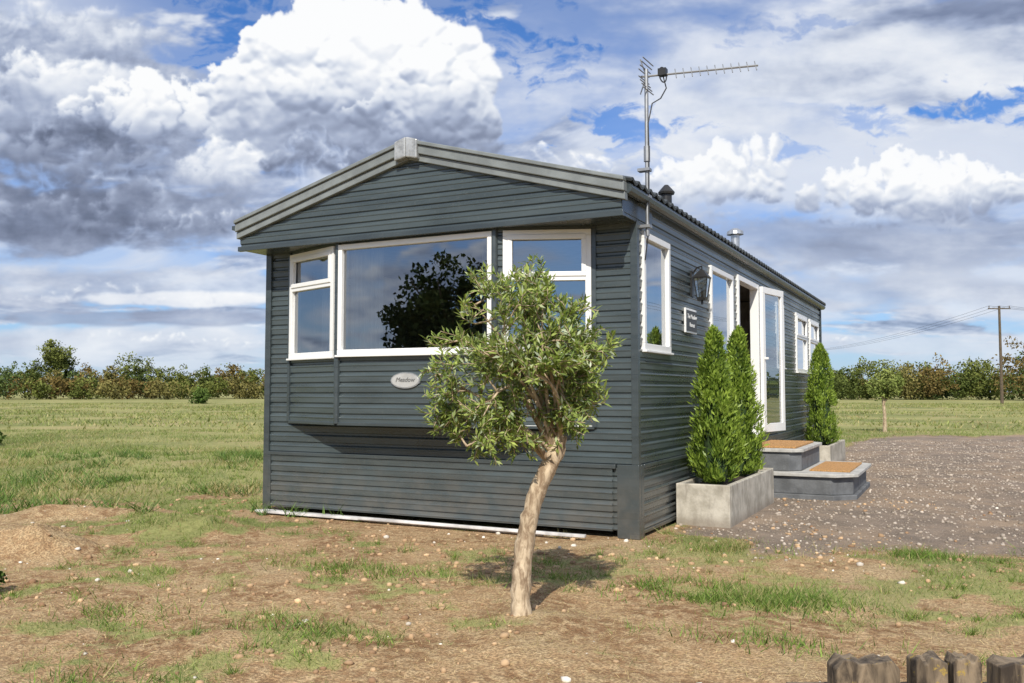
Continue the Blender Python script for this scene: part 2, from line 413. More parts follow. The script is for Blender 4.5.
pc.obj('ridge_end_cap',simple('pale_ridge_cap',(.36,.37,.37),.35,.3,.3,14),car,bevel=.012)
gt=MB()
for x,s in ((.055,1),(-W-.055,-1)):
    gt.tube([(x,GY+.0,EZ-.045),(x,L+.08,EZ-.045)],.048,10)
    gt.box(min(x,x-s*.06),max(x,x-s*.06),.0,L,EZ-.10,EZ-.0)
gt.box(-W-.14,-W-.05,GY-.03,GY+.06,EZ-.05,EZ-.01)
gt.obj('gutters',M['trim'],car)
vx,vy=-.22,1.62
fl=MB(); fl.tube([(vx,vy,2.9),(vx,vy,3.19)],.055,14); fl.tube([(vx,vy,3.185),(vx,vy,3.205),(vx,vy,3.235),(vx,vy,3.28)],[.08,.085,.06,.02],14)
fl.obj('roof_vent',M['black'],car)
vx,vy=-.35,5.27
fl=MB(); fl.tube([(vx,vy,2.9),(vx,vy,3.36)],.06,14); fl.tube([(vx,vy,3.365),(vx,vy,3.41),(vx,vy,3.45)],[.115,.11,.04],14); fl.obj('roof_flue',M['silver'],car)
def ellipse(mb,P,s,z,a,b,d0,d1,n=40):
    o=[P(s+a*math.cos(2*math.pi*i/n),d0,z+b*math.sin(2*math.pi*i/n)) for i in range(n)]
    q=[P(s+a*math.cos(2*math.pi*i/n),d1,z+b*math.sin(2*math.pi*i/n)) for i in range(n)]
    fs=[tuple(range(n,2*n))]+[(i,(i+1)%n,n+(i+1)%n,n+i) for i in range(n)]
    mb.add(o+q,fs)
bd=MB(); bs=cx0*-1-2.05; ellipse(bd,Pb2,bs,1.30,.155,.072,.0,.030); bd.obj('oval_badge',M['silver'],car)
bd=MB(); ellipse(bd,Pb2,bs,1.30,.143,.062,.02,.0325); bd.obj('oval_badge_face',simple('badge_face',(.5,.5,.48),.4,.3),car)
def text(body,size,P,s,z,d,mat,name,parent,ry):
    cu=bpy.data.curves.new(name,'FONT'); cu.body=body; cu.size=size; cu.align_x='CENTER'; cu.align_y='CENTER'; cu.extrude=.001; cu.shear=.3
    cu.materials.append(mat); ob=bpy.data.objects.new(name,cu); COL.objects.link(ob); ob.location=P(s,d,z); ob.rotation_euler=(math.pi/2,0,ry); setpar(ob,parent); return ob
text('Meadow',.058,Pb2,bs,1.305,.035,simple('badge_script',(.12,.12,.12),.5),'badge_lettering',car,0)
lan=empty('wall_lantern',(.12,1.67,2.2)); mb=MB(); g=MB()
lx,ly=.12,1.67
mb.box(.0,.03,ly-.04,ly+.04,2.14,2.40); mb.tube([(.02,ly,2.36),(.07,ly,2.43),(lx,ly,2.44),(lx,ly,2.40)],.009,6)
def ring4(z,r): return [(lx-r,ly-r,z),(lx+r,ly-r,z),(lx+r,ly+r,z),(lx-r,ly+r,z)]
mb.hexa(ring4(2.10,.04)+ring4(2.13,.048)); mb.hexa(ring4(2.33,.075)+ring4(2.40,.02)); mb.hexa(ring4(2.315,.07)+ring4(2.33,.075)); mb.tube([(lx,ly,2.06),(lx,ly,2.10)],.012,6)
for sx in(-1,1):
    for sy in(-1,1): mb.tube([(lx+sx*.043,ly+sy*.043,2.13),(lx+sx*.066,ly+sy*.066,2.32)],.006,5)
mb.tube([(lx,ly,2.13),(lx,ly,2.22)],.014,6)
mb.obj('lantern_frame',M['black'],lan); g.hexa(ring4(2.131,.041)+ring4(2.314,.064)); g.obj('lantern_glass',M['glass'],lan)
sg=empty('house_sign',(.03,1.58,1.9)); mb=MB(); mb.pbox(Ps,1.38,1.78,.014,.033,1.77,2.01); mb.obj('sign_board',M['upvc'],sg,bevel=.004)
mb=MB(); mb.pbox(Ps,1.40,1.76,.030,.038,1.79,1.99); mb.obj('sign_face',simple('slate_sign',(.06,.065,.07),.6),sg)
for i,(tx,sz,z) in enumerate((('The Meadow',.065,1.93),('Retreat',.06,1.85))):
    text(tx,sz,Ps,1.58,z,.040,M['upvc'],'sign_text_%d'%i,sg,math.pi/2)
# aerial
ae=empty('tv_aerial',(.05,.1,2.6)); mb=MB(); ax,ay=.075,.10
mb.tube([(ax,ay,2.50),(ax,ay,3.05),(ax,ay,3.92)],.017,10)
for z in (2.58,2.83,3.06): mb.box(0,ax+.03,ay-.035,ay+.035,z-.012,z+.012)
mb.tube([(ax,ay,3.13),(ax,ay,3.26)],.028,8)
bdv=Vector((RT[0],RT[1],.10)).normalized(); b0=Vector((ax,ay,3.86))
mb.tube([b0-bdv*.05,b0+bdv*.95],.009,6)
side=Vector((-RT[1]*.55,RT[0]*.55,.85)).normalized()
for i in range(11):
    c=b0+bdv*(.25+.068*i); mb.tube([c-side*.06,c+side*.06],.0045,5)
for k in (-1,1):
    for j in range(4):
        c=b0-bdv*(.02-.012*j)+Vector((0,0,k*(.03+.032*j))); sd=Vector((-RT[1]+.5,RT[0],0)).normalized(); mb.tube([c-sd*.12,c+sd*.12],.005,5)
    mb.tube([b0,b0+Vector((0,0,k*.15))-bdv*.05],.006,5)
mb.obj('mast_and_elements',M['alu'],ae)
mb=MB()
c=b0+bdv*.14; mb.box(c.x-.035,c.x+.035,c.y-.03,c.y+.03,c.z-.01,c.z+.05)
dp=[]
for i in range(17):
    a=2*math.pi*i/16; dp.append(c+side*.10*math.cos(a)+bdv*.03*math.sin(a))
mb.tube(dp,.006,5)
pts=[c,c+Vector((.03,0,-.12)),c+Vector((-.02,0,-.20)),Vector((ax+.05,ay,3.62)),Vector((ax+.02,ay-.02,3.45)),Vector((ax+.025,ay-.02,3.2)),Vector((ax+.02,ay-.02,2.8)),Vector((ax+.01,ay,2.55)),Vector((ax-.03,ay+.02,2.3))]
mb.tube(pts,.0055,6); mb.obj('dipole_and_cable',M['black'],ae)
# ================================================================ STEPS
st=empty('entrance_steps',(.6,4.4,0))
def oct_prism(mb,x1,y0,y1,c,z0,z1,x0=0.04):
    o=[(x0,y0),(x1-c,y0),(x1,y0+c),(x1,y1-c),(x1-c,y1),(x0,y1)]; n=6
    mb.add([(a,b,z0) for a,b in o]+[(a,b,z1) for a,b in o],[tuple(range(n))[::-1],tuple(range(n,2*n))]+[(i,(i+1)%n,n+(i+1)%n,n+i) for i in range(n)])
mb=MB(); oct_prism(mb,1.32,3.42,5.45,.22,-.01,.05); oct_prism(mb,1.28,3.46,5.41,.21,.05,.245); oct_prism(mb,.72,3.6,5.3,.12,.287,.50); mb.obj('step_blocks',M['step'],st,bevel=.008)
mb=MB(); oct_prism(mb,1.34,3.42,5.46,.22,.247,.285); oct_prism(mb,.75,3.57,5.33,.12,.502,.54); mb.obj('step_treads',M['stepedge'],st,bevel=.006)
mb=MB(); mb.box(.80,1.24,3.75,5.1,.285,.305); mb.box(.12,.66,3.72,5.1,.54,.562); mb.obj('coir_mats',M['coir'],st,bevel=.004)
# ================================================================ leaf engine
def leaves(C,D,N,ln,wd,colr,bend=.0):
    D=D/np.linalg.norm(D,axis=1,keepdims=True); S=np.cross(D,N); S/= (np.linalg.norm(S,axis=1,keepdims=True)+1e-9)
    ln=ln[:,None]; wd=wd[:,None]; Nn=np.cross(S,D)
    V=np.stack([C,C+D*ln*.45+S*wd*.5+Nn*bend*ln,C+D*ln,C+D*ln*.45-S*wd*.5+Nn*bend*ln],1)
    n=len(C); F=np.arange(4*n).reshape(n,4); return V.reshape(-1,3),F,np.repeat(colr,4,0)
def rdir(n): v=rng.normal(size=(n,3)); return v/np.linalg.norm(v,axis=1,keepdims=True)
def cramp(t,a,b,j=.12):
    t=np.clip(t,0,1)[:,None]; c=np.array(a)*(1-t)+np.array(b)*t; return np.clip(c*(1+rng.normal(size=(len(t),1))*j),0.004,1)
# ================================================================ OLIVE TREE
ox,oy=dl(4.70,.048); ol=empty('olive_tree',(ox,oy,0))
def L2W(p): return (ox+p[0]*RT[0]+p[1]*FW[0], oy+p[0]*RT[1]+p[1]*FW[1], p[2])
mb=MB()
tp=[(0,0,-.08),(.0,0,.02),(-.004,.0,.12),(.004,.0,.26),(.020,.01,.40),(.042,.0,.54),(.082,.0,.67),(.135,.0,.79),(.19,.0,.89),(.215,0,.97)]
tr_=[.080,.062,.052,.049,.051,.046,.045,.047,.042,.031]
P_=[];R_=[]
for i in range(len(tp)-1):
    for k in range(4):
        t=k/4; P_.append(tuple(tp[i][j]*(1-t)+tp[i+1][j]*t+random.uniform(-.003,.003) for j in range(3))); R_.append((tr_[i]*(1-t)+tr_[i+1]*t)*random.uniform(.94,1.07))
P_.append(tp[-1]);R_.append(tr_[-1])
mb.tube([L2W(p) for p in P_],R_,14,jit=.05)
ctr=np.array([-.03,0,1.37]); rad=np.array([.41,.39,.42])
limbT=[(-.42,.0,1.04),(-.39,-.12,1.24),(-.32,.1,1.48),(-.24,-.2,1.64),(-.10,.05,1.76),(.12,-.1,1.72),(.24,.1,1.62),(.28,-.05,1.42),(.25,.15,1.16),(.02,-.32,1.30),(-.19,-.25,1.08),(-.1,.3,1.35),(.10,.28,1.5),(-.28,-.12,.92),(.08,-.2,1.55),(.19,-.28,1.3),(.26,-.15,1.08),(.1,.1,1.4),(-.2,-.3,1.4),(0.,0.,1.62)]
def curve(a,b,n,sag):
    a=np.array(a);b=np.array(b); off=rng.normal(size=3)*.035; out=[]
    for i in range(n+1):
        t=i/n; out.append(a*(1-t)+b*t+off*math.sin(math.pi*t)+np.array([0,0,sag*math.sin(math.pi*t)]))
    return out
C_=[];D_=[]
def twigleaves(path,dens,t0=.15):
    path=np.array(path); seg=len(path)-1
    for i in range(dens):
        t=t0+(1-t0)*(i+random.random()*.5)/dens; k=min(int(t*seg),seg-1); fr=t*seg-k
        p=path[k]*(1-fr)+path[k+1]*fr; d=path[k+1]-path[k]; d/=np.linalg.norm(d)+1e-9
        r=rng.normal(size=3); r-=d*r.dot(d); r/=np.linalg.norm(r)
        for s in (1,-1):
            C_.append(p); D_.append(d*.75+r*s*.8+np.array([0,0,.15]))
for T in limbT:
    st0=(.205,0,.95) if random.random()<.6 else (.18,0,.87)
    if T[0]<-.2 and T[2]<1.1: st0=(.15,0,.82)
    lp=curve(st0,T,8,.07 if T[2]>1.1 else .16)
    mb.tube([L2W(p) for p in lp],[.015-.0015*i for i in range(9)],7,jit=.05)
    for k in range(8):
        i=random.randint(3,8); p=lp[i]; out=(p-ctr)/rad; dv=out/ (np.linalg.norm(out)+.2)*.8+rng.normal(size=3)*.55+np.array([0,0,.35 if T[2]>1.1 else -.25])
        dv/=np.linalg.norm(dv); ln=random.uniform(.12,.25); q=p+dv*ln
        e=np.linalg.norm((q-ctr)/rad)
        if e>1.04: q=ctr+(q-ctr)/e*random.uniform(.84,1.10)
        sp=curve(p,q,4,.02); mb.tube([L2W(x) for x in sp],[.006,.005,.004,.0035,.003],5)
        twigleaves(sp,8,.3)
        for w in range(4):
            j=random.randint(1,4); p2=sp[j]; dv2=dv*.9+rng.normal(size=3)*.5+np.array([0,0,.2]); dv2/=np.linalg.norm(dv2); q2=p2+dv2*random.uniform(.07,.15)
            tp2=curve(p2,q2,3,-.01); mb.tube([L2W(x) for x in tp2],.002,4,cap=False); twigleaves(tp2,9,.1)
mb.obj('trunk_and_branches',M['bark'],ol,smooth=True)
C_=np.array(C_);D_=np.array(D_)
n=len(C_)
Cw=np.array([L2W(p) for p in C_]); Dw=np.stack([D_[:,0]*RT[0]+D_[:,1]*FW[0],D_[:,0]*RT[1]+D_[:,1]*FW[1],D_[:,2]],1)
colr=cramp(rng.random(n),(.11,.165,.035),(.38,.45,.12),.15); sil=rng.random(n)<.12; colr[sil]=np.array([.40,.45,.30])*rng.uniform(.8,1.15,(sil.sum(),1))
V,F,c=leaves(Cw,Dw,rdir(n)*.6+np.array([0,-.4,.9]),rng.uniform(.034,.058,n),rng.uniform(.011,.017,n),colr,.06)
npmesh('leaves',V,F,M['leaf'],c,parent=ol)
# ================================================================ CONIFERS & PLANTERS
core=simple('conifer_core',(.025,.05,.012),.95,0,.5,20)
def conifer(x,y,z0,h,R,seed):
    e=empty('conifer_shrub',(x,y,z0)); n=10000
    def prof(t): return R*np.clip(1-t,0,1)**.55*np.clip(.75+t*1.6,0,1)
    ns=170; ct=rng.random(ns)**1.1; cth=rng.random(ns)*6.283
    i=rng.integers(0,ns,n); t=np.clip(ct[i]+rng.normal(size=n)*.035,0,1.0); th=cth[i]+rng.normal(size=n)*.18/(.4+prof(ct[i])/R)
    rr=rng.uniform(.62,1.30,ns)[i]
    r=prof(t)*rr*rng.uniform(.75,1.05,n)+.006
    C=np.stack([x+r*np.cos(th),y+r*np.sin(th),z0+.02+t*h*.95+(rr-.8)*.10],1)
    o=np.stack([np.cos(th),np.sin(th),np.zeros(n)],1)
    D=o*.6+np.array([0,0,1.0])+rng.normal(size=(n,3))*.38
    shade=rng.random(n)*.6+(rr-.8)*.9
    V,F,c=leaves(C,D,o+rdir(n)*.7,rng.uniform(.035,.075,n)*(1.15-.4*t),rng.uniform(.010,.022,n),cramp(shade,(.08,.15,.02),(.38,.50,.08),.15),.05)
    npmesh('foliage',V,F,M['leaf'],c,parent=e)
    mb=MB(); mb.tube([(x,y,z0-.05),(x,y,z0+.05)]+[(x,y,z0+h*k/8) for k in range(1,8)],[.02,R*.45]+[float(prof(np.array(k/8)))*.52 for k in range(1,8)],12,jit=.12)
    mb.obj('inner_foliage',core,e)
def planter(x0,x1,y0,y1,h):
    e=empty('concrete_planter',((x0+x1)/2,(y0+y1)/2,0)); mb=MB(); w=.05
    mb.box(x0,x1,y0,y0+w,-.02,h); mb.box(x0,x1,y1-w,y1,-.02,h); mb.box(x0,x0+w,y0+w,y1-w,-.02,h-.001); mb.box(x1-w,x1,y0+w,y1-w,-.02,h-.001)
    mb.obj('trough',M['concrete'],e,bevel=.008); mb=MB(); mb.box(x0+w,x1-w,y0+w,y1-w,.0,h-.05); mb.obj('soil',M['soilpot'],e)
planter(.05,.54,.93,2.98,.37); planter(.05,.55,7.6,9.6,.36)
conifer(.29,1.42,.33,1.48,.235,1); conifer(.29,2.42,.33,1.54,.25,5); conifer(.30,8.6,.32,1.68,.29,9)
# ================================================================ GROUND
def axis(lo,hi,step,far):
    a=list(np.arange(lo,hi+1e-6,step)); s=step
    x=lo
    while x>-far: s*=1.16; x-=s; a.insert(0,x)
    x=hi; s=step
    while x<far: s*=1.16; x+=s; a.append(x)
    return np.array(a)
X=axis(-12,9,.08,1500); Y=axis(-7,9,.08,1500)
GX,GY_=np.meshgrid(X,Y,indexing='ij'); gx=GX.ravel(); gy=GY_.ravel()
def camdl(x,y): rx=x-CAM[0]; ry=y-CAM[1]; return rx*FW[0]+ry*FW[1], rx*RT[0]+ry*RT[1]
def height(x,y):
    d,l=camdl(x,y)
    h=(fbm(x*.5,y*.5,3,3)-.5)*.07+(fbm(x*2.2,y*2.2,9,3)-.5)*.05*(1+1.0*sst(fbm(x*.7,y*.7,14,2),.5,.7))
    near=sst(np.hypot(x,y),60,20)
    cx=np.clip(x,-W-.1,1.4); cy=np.clip(y,-.1,L+.1); dist=np.hypot(x-cx,y-cy)
    h=h*near*sst(dist,.0,1.3)
    h+=.26*np.exp(-(((d-6.6)/.26)**2+((l+3.5)/.40)**2))*(.4+1.1*fbm(x*5,y*5,21,3))
    h+=.14*np.exp(-(((d-7.8)/.35)**2+((l+2.9)/.6)**2))*(.4+1.1*fbm(x*5,y*5,22,3))
    h+=.10*np.exp(-(((d-8.6)/.35)**2+((l+4.2)/.7)**2))*(.4+1.1*fbm(x*5,y*5,23,3))
    h+=.03*np.exp(-(((x-ox)/.3)**2+((y-oy)/.3)**2))
    return h-.002
def masks(x,y):
    d,l=camdl(x,y)
    n=fbm(x*1.3,y*1.3,31,3); n2=fbm(x*4.5,y*4.5,41,3)
    gb=(fbm(x*.7,y*.7,51,4)-.5)*2.2; gb2=(fbm(x*3,y*3,55,3)-.5)
    gr=sst(d+gb*.6+gb2*.8+ .25*np.sin(l*1.3),6.0,7.1)*sst(24-d*1.0+gb*2+gb2*3+ (l-6)*.25,0,2.2)*sst(x+gb*.25,-.1,.35)*sst(26-l,0,4)
    gr=gr*np.where((y<.4)&(x<.9),sst(x+y*.6+gb*.3,.6,1.1),1)
    p=np.full_like(x,.445)
    p=p+.60*sst(d+(n-.5)*6,8.6,12.5)
    p=np.where((l<-1)&(d>6)&(d<10),p+.05,p)
    p=p+.30*np.exp(-(((x-.75)/.5)**2+((y+.30)/.3)**2))+.26*np.exp(-(((d-5.3)/.35)**2+((l-1.4)/.5)**2))
    p=p-.22*np.exp(-(((d-4.0)/.9)**2+((l-.1)/.9)**2))-.08*sst(l,.2,2.0)*sst(5.0-d,0,1)-.18*np.exp(-(((y+.5)/.4)**2))*((x<-.2)&(x>-4))
    p=p-.4*np.exp(-(((d-6.6)/.35)**2+((l+3.5)/.5)**2))
    g=sst(n*.45+n2*.55+p-1,-.14,.12)
    g=np.maximum(g,sst(d,14,20)*.96)*(1-gr)
    return g,gr
hz=height(gx,gy); g,gr=masks(gx,gy)
nx,ny=len(X),len(Y); idx=np.arange(nx*ny).reshape(nx,ny)
F=np.stack([idx[:-1,:-1],idx[1:,:-1],idx[1:,1:],idx[:-1,1:]],-1).reshape(-1,4)
m,nb,b=newmat('ground_soil_and_grass')
tc=nb.n('ShaderNodeTexCoord').outputs['Object']
at=nb.n('ShaderNodeAttribute',attribute_name='mask'); sp=nb.n('ShaderNodeSeparateColor'); nb.put(sp.inputs[0],at.outputs['Color'])
nf=nb.noise(tc,14,5,.7); nm=nb.noise(tc,2.2,4,.6); nl=nb.noise(tc,.13,5,.65); nff=nb.noise(tc,70,3,.7); nmid=nb.noise(tc,.7,5,.7)
soil=nb.mix(nb.ss(nm,.38,.62),(.28,.155,.075),(.52,.345,.185))
soil=nb.mix(nb.ss(nf,.40,.66),soil,(.62,.455,.26))
soil=nb.mix(nb.ss(nmid,.50,.62,0,.6),soil,(.58,.45,.26))
soil=nb.mix(nb.ss(nff,.58,.44,0,.6),soil,(.15,.09,.047))
gsc=nb.mix(nb.ss(nf,.35,.65),(.13,.145,.045),(.26,.27,.10))
gsc=nb.mix(nb.ss(nl,.40,.58,0,.75),gsc,(.37,.35,.14))
gsc=nb.mix(nb.ss(nmid,.50,.64,0,.55),gsc,(.14,.19,.05))
gsc=nb.mix(nb.ss(nb.noise(tc,.35,5,.7),.50,.62,0,.65),gsc,(.42,.34,.17))
grv=nb.mix(nb.ss(nb.vor(tc,38,1),.1,.6),(.44,.37,.30),(.19,.15,.115)); grv=nb.mix(nb.ss(nm,.35,.65,0,.5),grv,(.35,.27,.205)); grv=nb.mix(nb.ss(nff,.55,.7,0,.5),grv,(.50,.44,.37))
grv=nb.mix(nb.ss(nmid,.45,.6,0,.5),grv,(.40,.29,.195))
gmf=nb.m('ADD',sp.outputs[0],nb.m('MULTIPLY',nb.m('SUBTRACT',nf,.5),1.6)); gmf=nb.ss(gmf,.3,.85)
rmf=nb.ss(nb.m('ADD',sp.outputs[1],nb.m('MULTIPLY',nb.m('SUBTRACT',nf,.5),1.4)),.35,.7)
c=nb.mix(gmf,soil,gsc); c=nb.mix(rmf,c,grv)
nb.put(b.inputs['Base Color'],c); b.inputs['Roughness'].default_value=.95; b.inputs['Specular IOR Level'].default_value=.15
bp=nb.n('ShaderNodeBump'); bp.inputs['Strength'].default_value=1.; bp.inputs['Distance'].default_value=.035
nb.put(bp.inputs['Height'],nb.m('ADD',nb.m('MULTIPLY',nf,.7),nb.m('MULTIPLY',nff,.4))); nb.put(b.inputs['Normal'],bp.outputs[0])
npmesh('ground',np.stack([gx,gy,hz],1),F,m,{'mask':np.stack([g,gr,g*0],1)},smooth=True)
def scatter(n,dmin,dmax,lmul=.66,pw=1.):
    d=dmin+(dmax-dmin)*rng.random(n)**pw; l=(rng.random(n)*2-1)*(d*lmul+.8); p=CAM[:2]+d[:,None]*FW+l[:,None]*RT; return p[:,0],p[:,1],d
def infoot(x,y): return (x>-W-.05)&(x<.05)&(y>-.06)&(y<L+.1) | ((x>0)&(x<.6)&(y>.9)&(y<3.02)) | ((x>0)&(x<1.36)&(y>3.4)&(y<5.5)) | ((x>0)&(x<.6)&(y>7.5)&(y<9.7))
VV=[];FF=[];CC=[];off=0
def blades(x,y,hmin,hmax,w,ca,cb,lean=.5):
    global off
    n=len(x); z=height(x,y)-.004; h=rng.uniform(hmin,hmax,n); a=rng.random(n)*2*np.pi
    s=np.stack([np.cos(a),np.sin(a),0*a],1)*(w*rng.uniform(.6,1.4,n))[:,None]
    ln=rng.normal(size=(n,2))*lean*h[:,None]
    B=np.stack([x,y,z],1); T=B+np.stack([ln[:,0],ln[:,1],h],1)
    V=np.stack([B-s,B+s,T],1).reshape(-1,3); f=np.arange(3*n).reshape(n,3)+off; off+=3*n
    t=rng.random(n); cc=cramp(t,ca,cb,.15)
    q=fbm(x*.8+7,y*.8,63,3); k=rng.random(n)<sst(q,.42,.68)*.55; cc[k]=np.array([.42,.36,.17])*rng.uniform(.7,1.15,(k.sum(),1))
    VV.append(V);FF.append(f);CC.append(np.repeat(cc,3,0))
GA,GB=(.10,.15,.035),(.29,.33,.10)
x,y,d=scatter(260000,1.6,11,pw=.8); g,gr=masks(x,y); k=(rng.random(len(x))<g**1.2*.8)&~infoot(x,y); blades(x[k],y[k],.010,.040,.0022,GA,GB,.8)
x,y,d=scatter(130000,9,28,pw=.8); g,gr=masks(x,y); q=fbm(x*.5,y*.5,61,3); k=(rng.random(len(x))<g*sst(q,.2,.6))&~infoot(x,y); blades(x[k],y[k],.03,.10,.006,GA,GB,.7)
x,y,d=scatter(70000,26,90,lmul=.62,pw=.7); g,gr=masks(x,y); q=fbm(x*.25,y*.25,65,3); k=(rng.random(len(x))<g*sst(q,.3,.6)); blades(x[k],y[k],.05,.18,.025,(.13,.17,.045),(.34,.36,.12),.7)
tx,ty,d=scatter(2600,2,18,pw=.7); g,gr=masks(tx,ty); k=(g>.22)&~infoot(tx,ty); tx=tx[k];ty=ty[k]
m_=26; sz=np.repeat(rng.uniform(.01,.06,len(tx)),m_); hs=rng.normal(size=(2,len(tx)*m_)); x=np.repeat(tx,m_)+hs[0]*sz; y=np.repeat(ty,m_)+hs[1]*sz; k=~infoot(x,y); blades(x[k],y[k],.02,.085,.0026,(.08,.14,.025),(.24,.32,.065),.7)
tx,ty,d=scatter(1800,8.5,17,pw=1.); dd,ll=camdl(tx,ty); q=fbm(tx*.9,ty*.9,67,3); k=(ll<-1.5)&(q>.50)&~infoot(tx,ty); tx=tx[k];ty=ty[k]
sz=np.repeat(rng.uniform(.03,.12,len(tx)),m_); x=np.repeat(tx,m_)+rng.normal(size=len(tx)*m_)*sz; y=np.repeat(ty,m_)+rng.normal(size=len(tx)*m_)*sz; k=~infoot(x,y); blades(x[k],y[k],.04,.17,.007,(.05,.10,.022),(.16,.26,.055),.8)
for (cx,cy,sx,sy,n) in ((.66,-.12,.22,.10,2200),(*dl(5.3,1.35),.34,.16,3200),(*dl(6.5,2.9),.22,.10,900),(*dl(6.6,3.8),.18,.08,500),(*dl(5.7,.5),.3,.12,900),(*dl(4.5,-1.0),.2,.10,500),(*dl(4.3,1.3),.3,.10,400),(*dl(5.0,-2.3),.3,.12,900),(*dl(3.7,-1.7),.25,.12,700),(*dl(6.0,-1.1),.4,.12,1100)):
    x=cx+rng.normal(size=n)*sx; y=cy+rng.normal(size=n)*sy; k=~infoot(x,y)&(rng.random(n)<sst(fbm(x*5,y*5,81,2),.3,.6)); blades(x[k],y[k],.03,.085,.003,(.07,.13,.022),(.22,.32,.06),.7)
npmesh('grass',np.concatenate(VV),np.concatenate(FF),M['grass'],np.concatenate(CC))
VV=[];FF=[];CC=[];off=0
x,y,d=scatter(110000,1.6,9,pw=.8); g,gr=masks(x,y); q=fbm(x*.9,y*.9,71,3); k=(rng.random(len(x))<(1-gr)*sst(q,.25,.6))&~infoot(x,y); blades(x[k],y[k],.004,.022,.0016,(.36,.26,.12),(.70,.56,.30),2.2)
npmesh('dry_straw',np.concatenate(VV),np.concatenate(FF),M['grass'],np.concatenate(CC))
phi=(1+5**.5)/2
ico=np.array([(-1,phi,0),(1,phi,0),(-1,-phi,0),(1,-phi,0),(0,-1,phi),(0,1,phi),(0,-1,-phi),(0,1,-phi),(phi,0,-1),(phi,0,1),(-phi,0,-1),(-phi,0,1)])/1.9
icf=np.array([(0,11,5),(0,5,1),(0,1,7),(0,7,10),(0,10,11),(1,5,9),(5,11,4),(11,10,2),(10,7,6),(7,1,8),(3,9,4),(3,4,2),(3,2,6),(3,6,8),(3,8,9),(4,9,5),(2,4,11),(6,2,10),(8,6,7),(9,8,1)])
mstone,nb,b=newmat('stone'); a=nb.n('ShaderNodeAttribute',attribute_name='col'); nb.put(b.inputs['Base Color'],a.outputs['Color']); b.inputs['Roughness'].default_value=.9
def stones(name,x,y,smin,smax,ca,cb,pw=2.):
    n=len(x); s=smin+(smax-smin)*rng.random(n)**pw; sc3=s[:,None]*rng.uniform(.6,1.2,(n,3)); sc3[:,2]*=.7
    v=ico[None]*(1+rng.normal(size=(n,12,1))*.13)*sc3[:,None]; a=rng.random(n)*6.28; ca_,sa=np.cos(a)[:,None],np.sin(a)[:,None]
    vx=v[...,0]*ca_-v[...,1]*sa; vy=v[...,0]*sa+v[...,1]*ca_
    z=height(x,y)+s*.2; V=np.stack([vx+x[:,None],vy+y[:,None],v[...,2]+z[:,None]],-1).reshape(-1,3)
    F=(icf[None]+12*np.arange(n)[:,None,None]).reshape(-1,3)
    npmesh(name,V,F,mstone,np.repeat(cramp(rng.random(n),ca,cb,.12),12,0))
x,y,d=scatter(50000,6,22,pw=.75); g,gr=masks(x,y); k=(rng.random(len(x))<gr)&~infoot(x,y); stones('gravel_stones',x[k],y[k],.005,.024,(.22,.175,.13),(.48,.41,.34),2.5)
x,y,d=scatter(9000,1.7,10,pw=.7); g,gr=masks(x,y); q=fbm(x*.8,y*.8,91,2); k=(rng.random(len(x))<sst(q,.3,.7)*.8)&~infoot(x,y); stones('soil_clods',x[k],y[k],.004,.028,(.26,.15,.08),(.54,.37,.21),2.5)
x,y,d=scatter(900,3.5,12,pw=.8); q=fbm(x*.6,y*.6,97,2); k=(rng.random(len(x))<sst(q,.42,.62))&~infoot(x,y); stones('pale_stones',x[k],y[k],.005,.028,(.50,.44,.36),(.76,.71,.62),3.)
mb=MB()
for i,(a,b_,yy,w) in enumerate(((-3.9,-.5,-.10,.03),(-3.75,-.75,-.17,.022),(-3.85,-1.9,-.235,.03),(-2.6,-.35,-.25,.02))):
    dy=random.uniform(-.05,.05); mb.hexa([(a,yy-w,.0+.008*i),(b_,yy-w+dy,.0+.008*i),(b_,yy+w+dy,.0+.008*i),(a,yy+w,.0+.008*i),(a,yy-w,.024+.008*i),(b_,yy-w+dy,.024+.008*i),(b_,yy+w+dy,.024+.008*i),(a,yy+w,.024+.008*i)])
mb.obj('plastic_trim_strips',simple('dusty_white_plastic',(.62,.60,.58),.5,0,.3,5),None,bevel=.004)
# ================================================================ foreground fence stumps
fe=empty('rustic_wooden_fence',(*dl(2.2,1.0),0))
def board(l0,l1,d,th,zt_,seed):
    random.seed(seed); n=9; mb=MB(); vs=[]
    for j,(dd) in enumerate((d,d+th)):
        for i in range(n):
            l=l0+(l1-l0)*i/(n-1); x,y=dl(dd,l); z=zt_+random.uniform(-.010,.010)-(.008 if i in(0,n-1) else 0)
            vs+=[(x,y,-.05),(x,y,z)]
    fs=[]
    for i in range(n-1):
        fs.append((2*i,2*i+2,2*i+3,2*i+1)); o=2*n; fs.append((o+2*i,o+2*i+1,o+2*i+3,o+2*i+2)); fs.append((2*i+1,2*i+3,o+2*i+3,o+2*i+1))
    fs.append((0,1,2*n+1,2*n)); e=2*(n-1); fs.append((e,2*n+e,2*n+e+1,e+1)); mb.add(vs,fs); mb.obj('post_%d'%seed,M['oldwood'],fe,bevel=.003)
for i,(a,b_,z,t) in enumerate(((.79,.945,.540,.07),(.985,1.062,.545,.06),(1.075,1.145,.549,.05),(1.19,1.33,.542,.07),(1.36,1.5,.54,.07))): board(a,b_,2.2,t,z,i+1)
mb=MB()
for z in (.15,.38): mb.hexa([(*dl(2.275,.7),z),(*dl(2.275,1.6),z),(*dl(2.31,1.6),z),(*dl(2.31,.7),z),(*dl(2.275,.7),z+.08),(*dl(2.275,1.6),z+.08),(*dl(2.31,1.6),z+.08),(*dl(2.31,.7),z+.08)])
mb.obj('rails',M['oldwood'],fe); random.seed(11)
